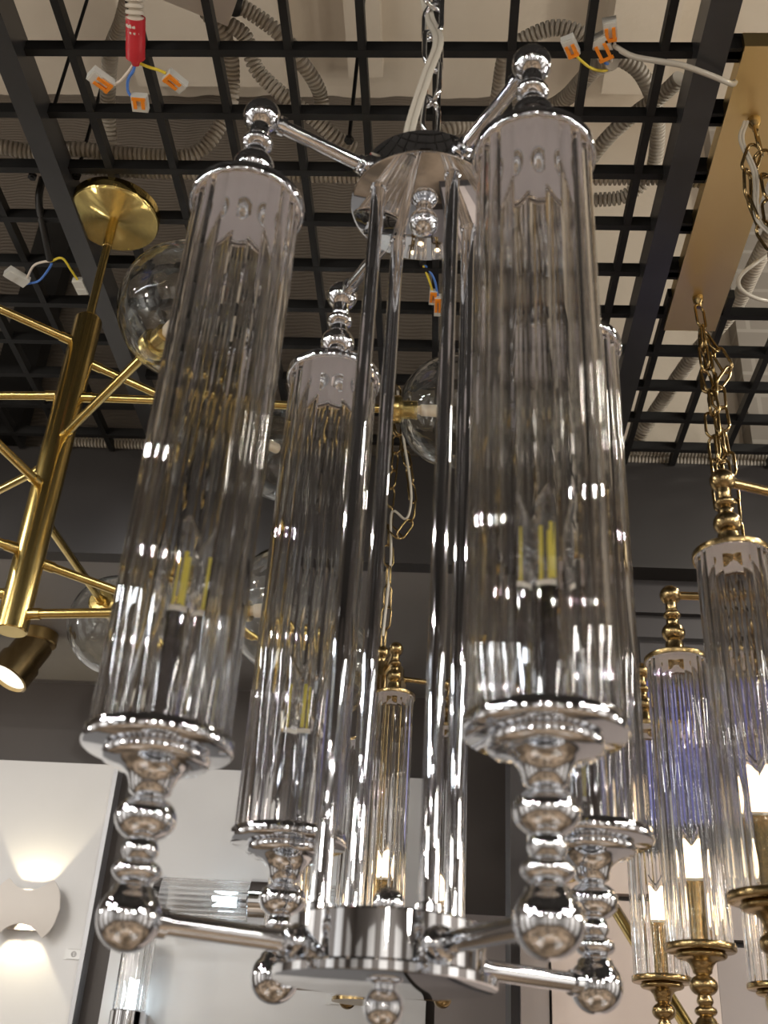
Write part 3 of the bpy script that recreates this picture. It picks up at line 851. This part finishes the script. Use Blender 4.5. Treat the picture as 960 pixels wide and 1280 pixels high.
rw = thing('cable_end', 'conduit end with yellow wire and three grey connectors left of the right black beam', 'cable')
put('conduit', conduit_mesh(CD['mid_right'], .0125), rw)
wire(rw, 'wire', [(0.144, 0.922, 2.74), (0.155, 0.934, 2.74), (0.172, 0.95, 2.745), (0.189, 0.957, 2.75), (0.201, 0.959, 2.76)], M['yellow_wire'])
wire(rw, 'wire', [(0.185, 0.930, 2.75), (0.188, 0.944, 2.75), (0.197, 0.955, 2.76)], M['blue_wire'])
wire(rw, 'wire', [(0.197, 0.915, 2.75), (0.195, 0.93, 2.75), (0.198, 0.952, 2.76)], M['white_wire'])
connector(rw, (0.145, 0.924, 2.74), (0.133, 0.900, 2.74), .017)
connector(rw, (0.190, 0.936, 2.75), (0.172, 0.904, 2.75), .023)
connector(rw, (0.191, 0.910, 2.752), (0.185, 0.882, 2.752), .018)

lw = thing('cable_end', 'black cable with grey connectors and thin wires at left below the gold disc', 'cable')
MB().tube(smooth_path([(-.665, 1.20, 2.80), (-.668, 1.215, 2.765), (-.664, 1.25, 2.735), (-.666, 1.303, 2.718)], .006), .006, 10).obj('cable', M['black_wire'], lw, 60)
wire(lw, 'wire', [(-.724, 1.352, 2.718), (-.699, 1.315, 2.718), (-.678, 1.304, 2.718), (-.666, 1.303, 2.718)], M['white_wire'])
wire(lw, 'wire', [(-.724, 1.356, 2.716), (-.700, 1.348, 2.716), (-.676, 1.322, 2.716), (-.664, 1.305, 2.718)], M['blue_wire'])
wire(lw, 'wire', [(-.666, 1.303, 2.718), (-.644, 1.295, 2.718), (-.637, 1.325, 2.718), (-.632, 1.350, 2.718)], M['yellow_wire'])
connector(lw, (-.722, 1.354, 2.717), (-.747, 1.325, 2.717), .021, False)
connector(lw, (-.633, 1.345, 2.718), (-.631, 1.377, 2.718), .018, False)

mw = thing('cable_end', 'blue and yellow wires with a white connector hanging between the chrome rods', 'cable')
MB().tube([(-.060, 1.318, 2.80), (-.055, 1.325, 2.745)], .006, 10).obj('cable', M['black_wire'], mw)
wire(mw, 'wire', [(-0.056, 1.325, 2.748), (-0.045, 1.356, 2.74), (-0.039, 1.383, 2.74)], M['yellow_wire'])
wire(mw, 'wire', [(-0.054, 1.325, 2.748), (-0.037, 1.352, 2.74), (-0.030, 1.392, 2.737)], M['blue_wire'])
connector(mw, (-0.037, 1.38, 2.74), (-0.039, 1.412, 2.74), .013)
connector(mw, (-0.029, 1.39, 2.735), (-0.030, 1.435, 2.735), .013)

jb = thing('junction_box', 'cream junction box above the lattice with three conduits leaving it', 'junction box', (-.375, .955, 2.90))
bb = MB(); rm = Matrix.Rotation(.45, 4, 'Z')
bb.box(-.055, .045, -.060, .018, -.012, .030, rm)
bb.box(-.060, .050, -.065, .023, .030, .036, rm)
bb.obj('body', M['white_wire'], jb, smooth=False)
MB().lathe([(0, 0), (.016, 0), (.016, .012), (.013, .018), (0, .018)], 20, tilt((.036, .012, .008), (1, .35, 0))).obj('gland', M['black_wire'], jb)

for x, y, zt, lb in [(-.161, 1.077, 3.85, 'thin black hanger rod left of the upper chrome hub'), (-.585, 1.150, 3.85, 'thin black hanger rod above the gold ceiling disc'), (-.655, 1.152, 3.85, 'thin black hanger rod left of the left black beam')]:
    t = thing('hanger_rod', lb, 'hanger rod', (x, y, 2.75))
    MB().tube([(0, 0, -.004), (0, 0, zt - 2.70)], .003, 8).obj('rod', M['black_metal'], t)
    MB().lathe([(0, -.002), (.007, -.002), (.007, .004), (0, .004)], 6).obj('nut', M['black_metal'], t)
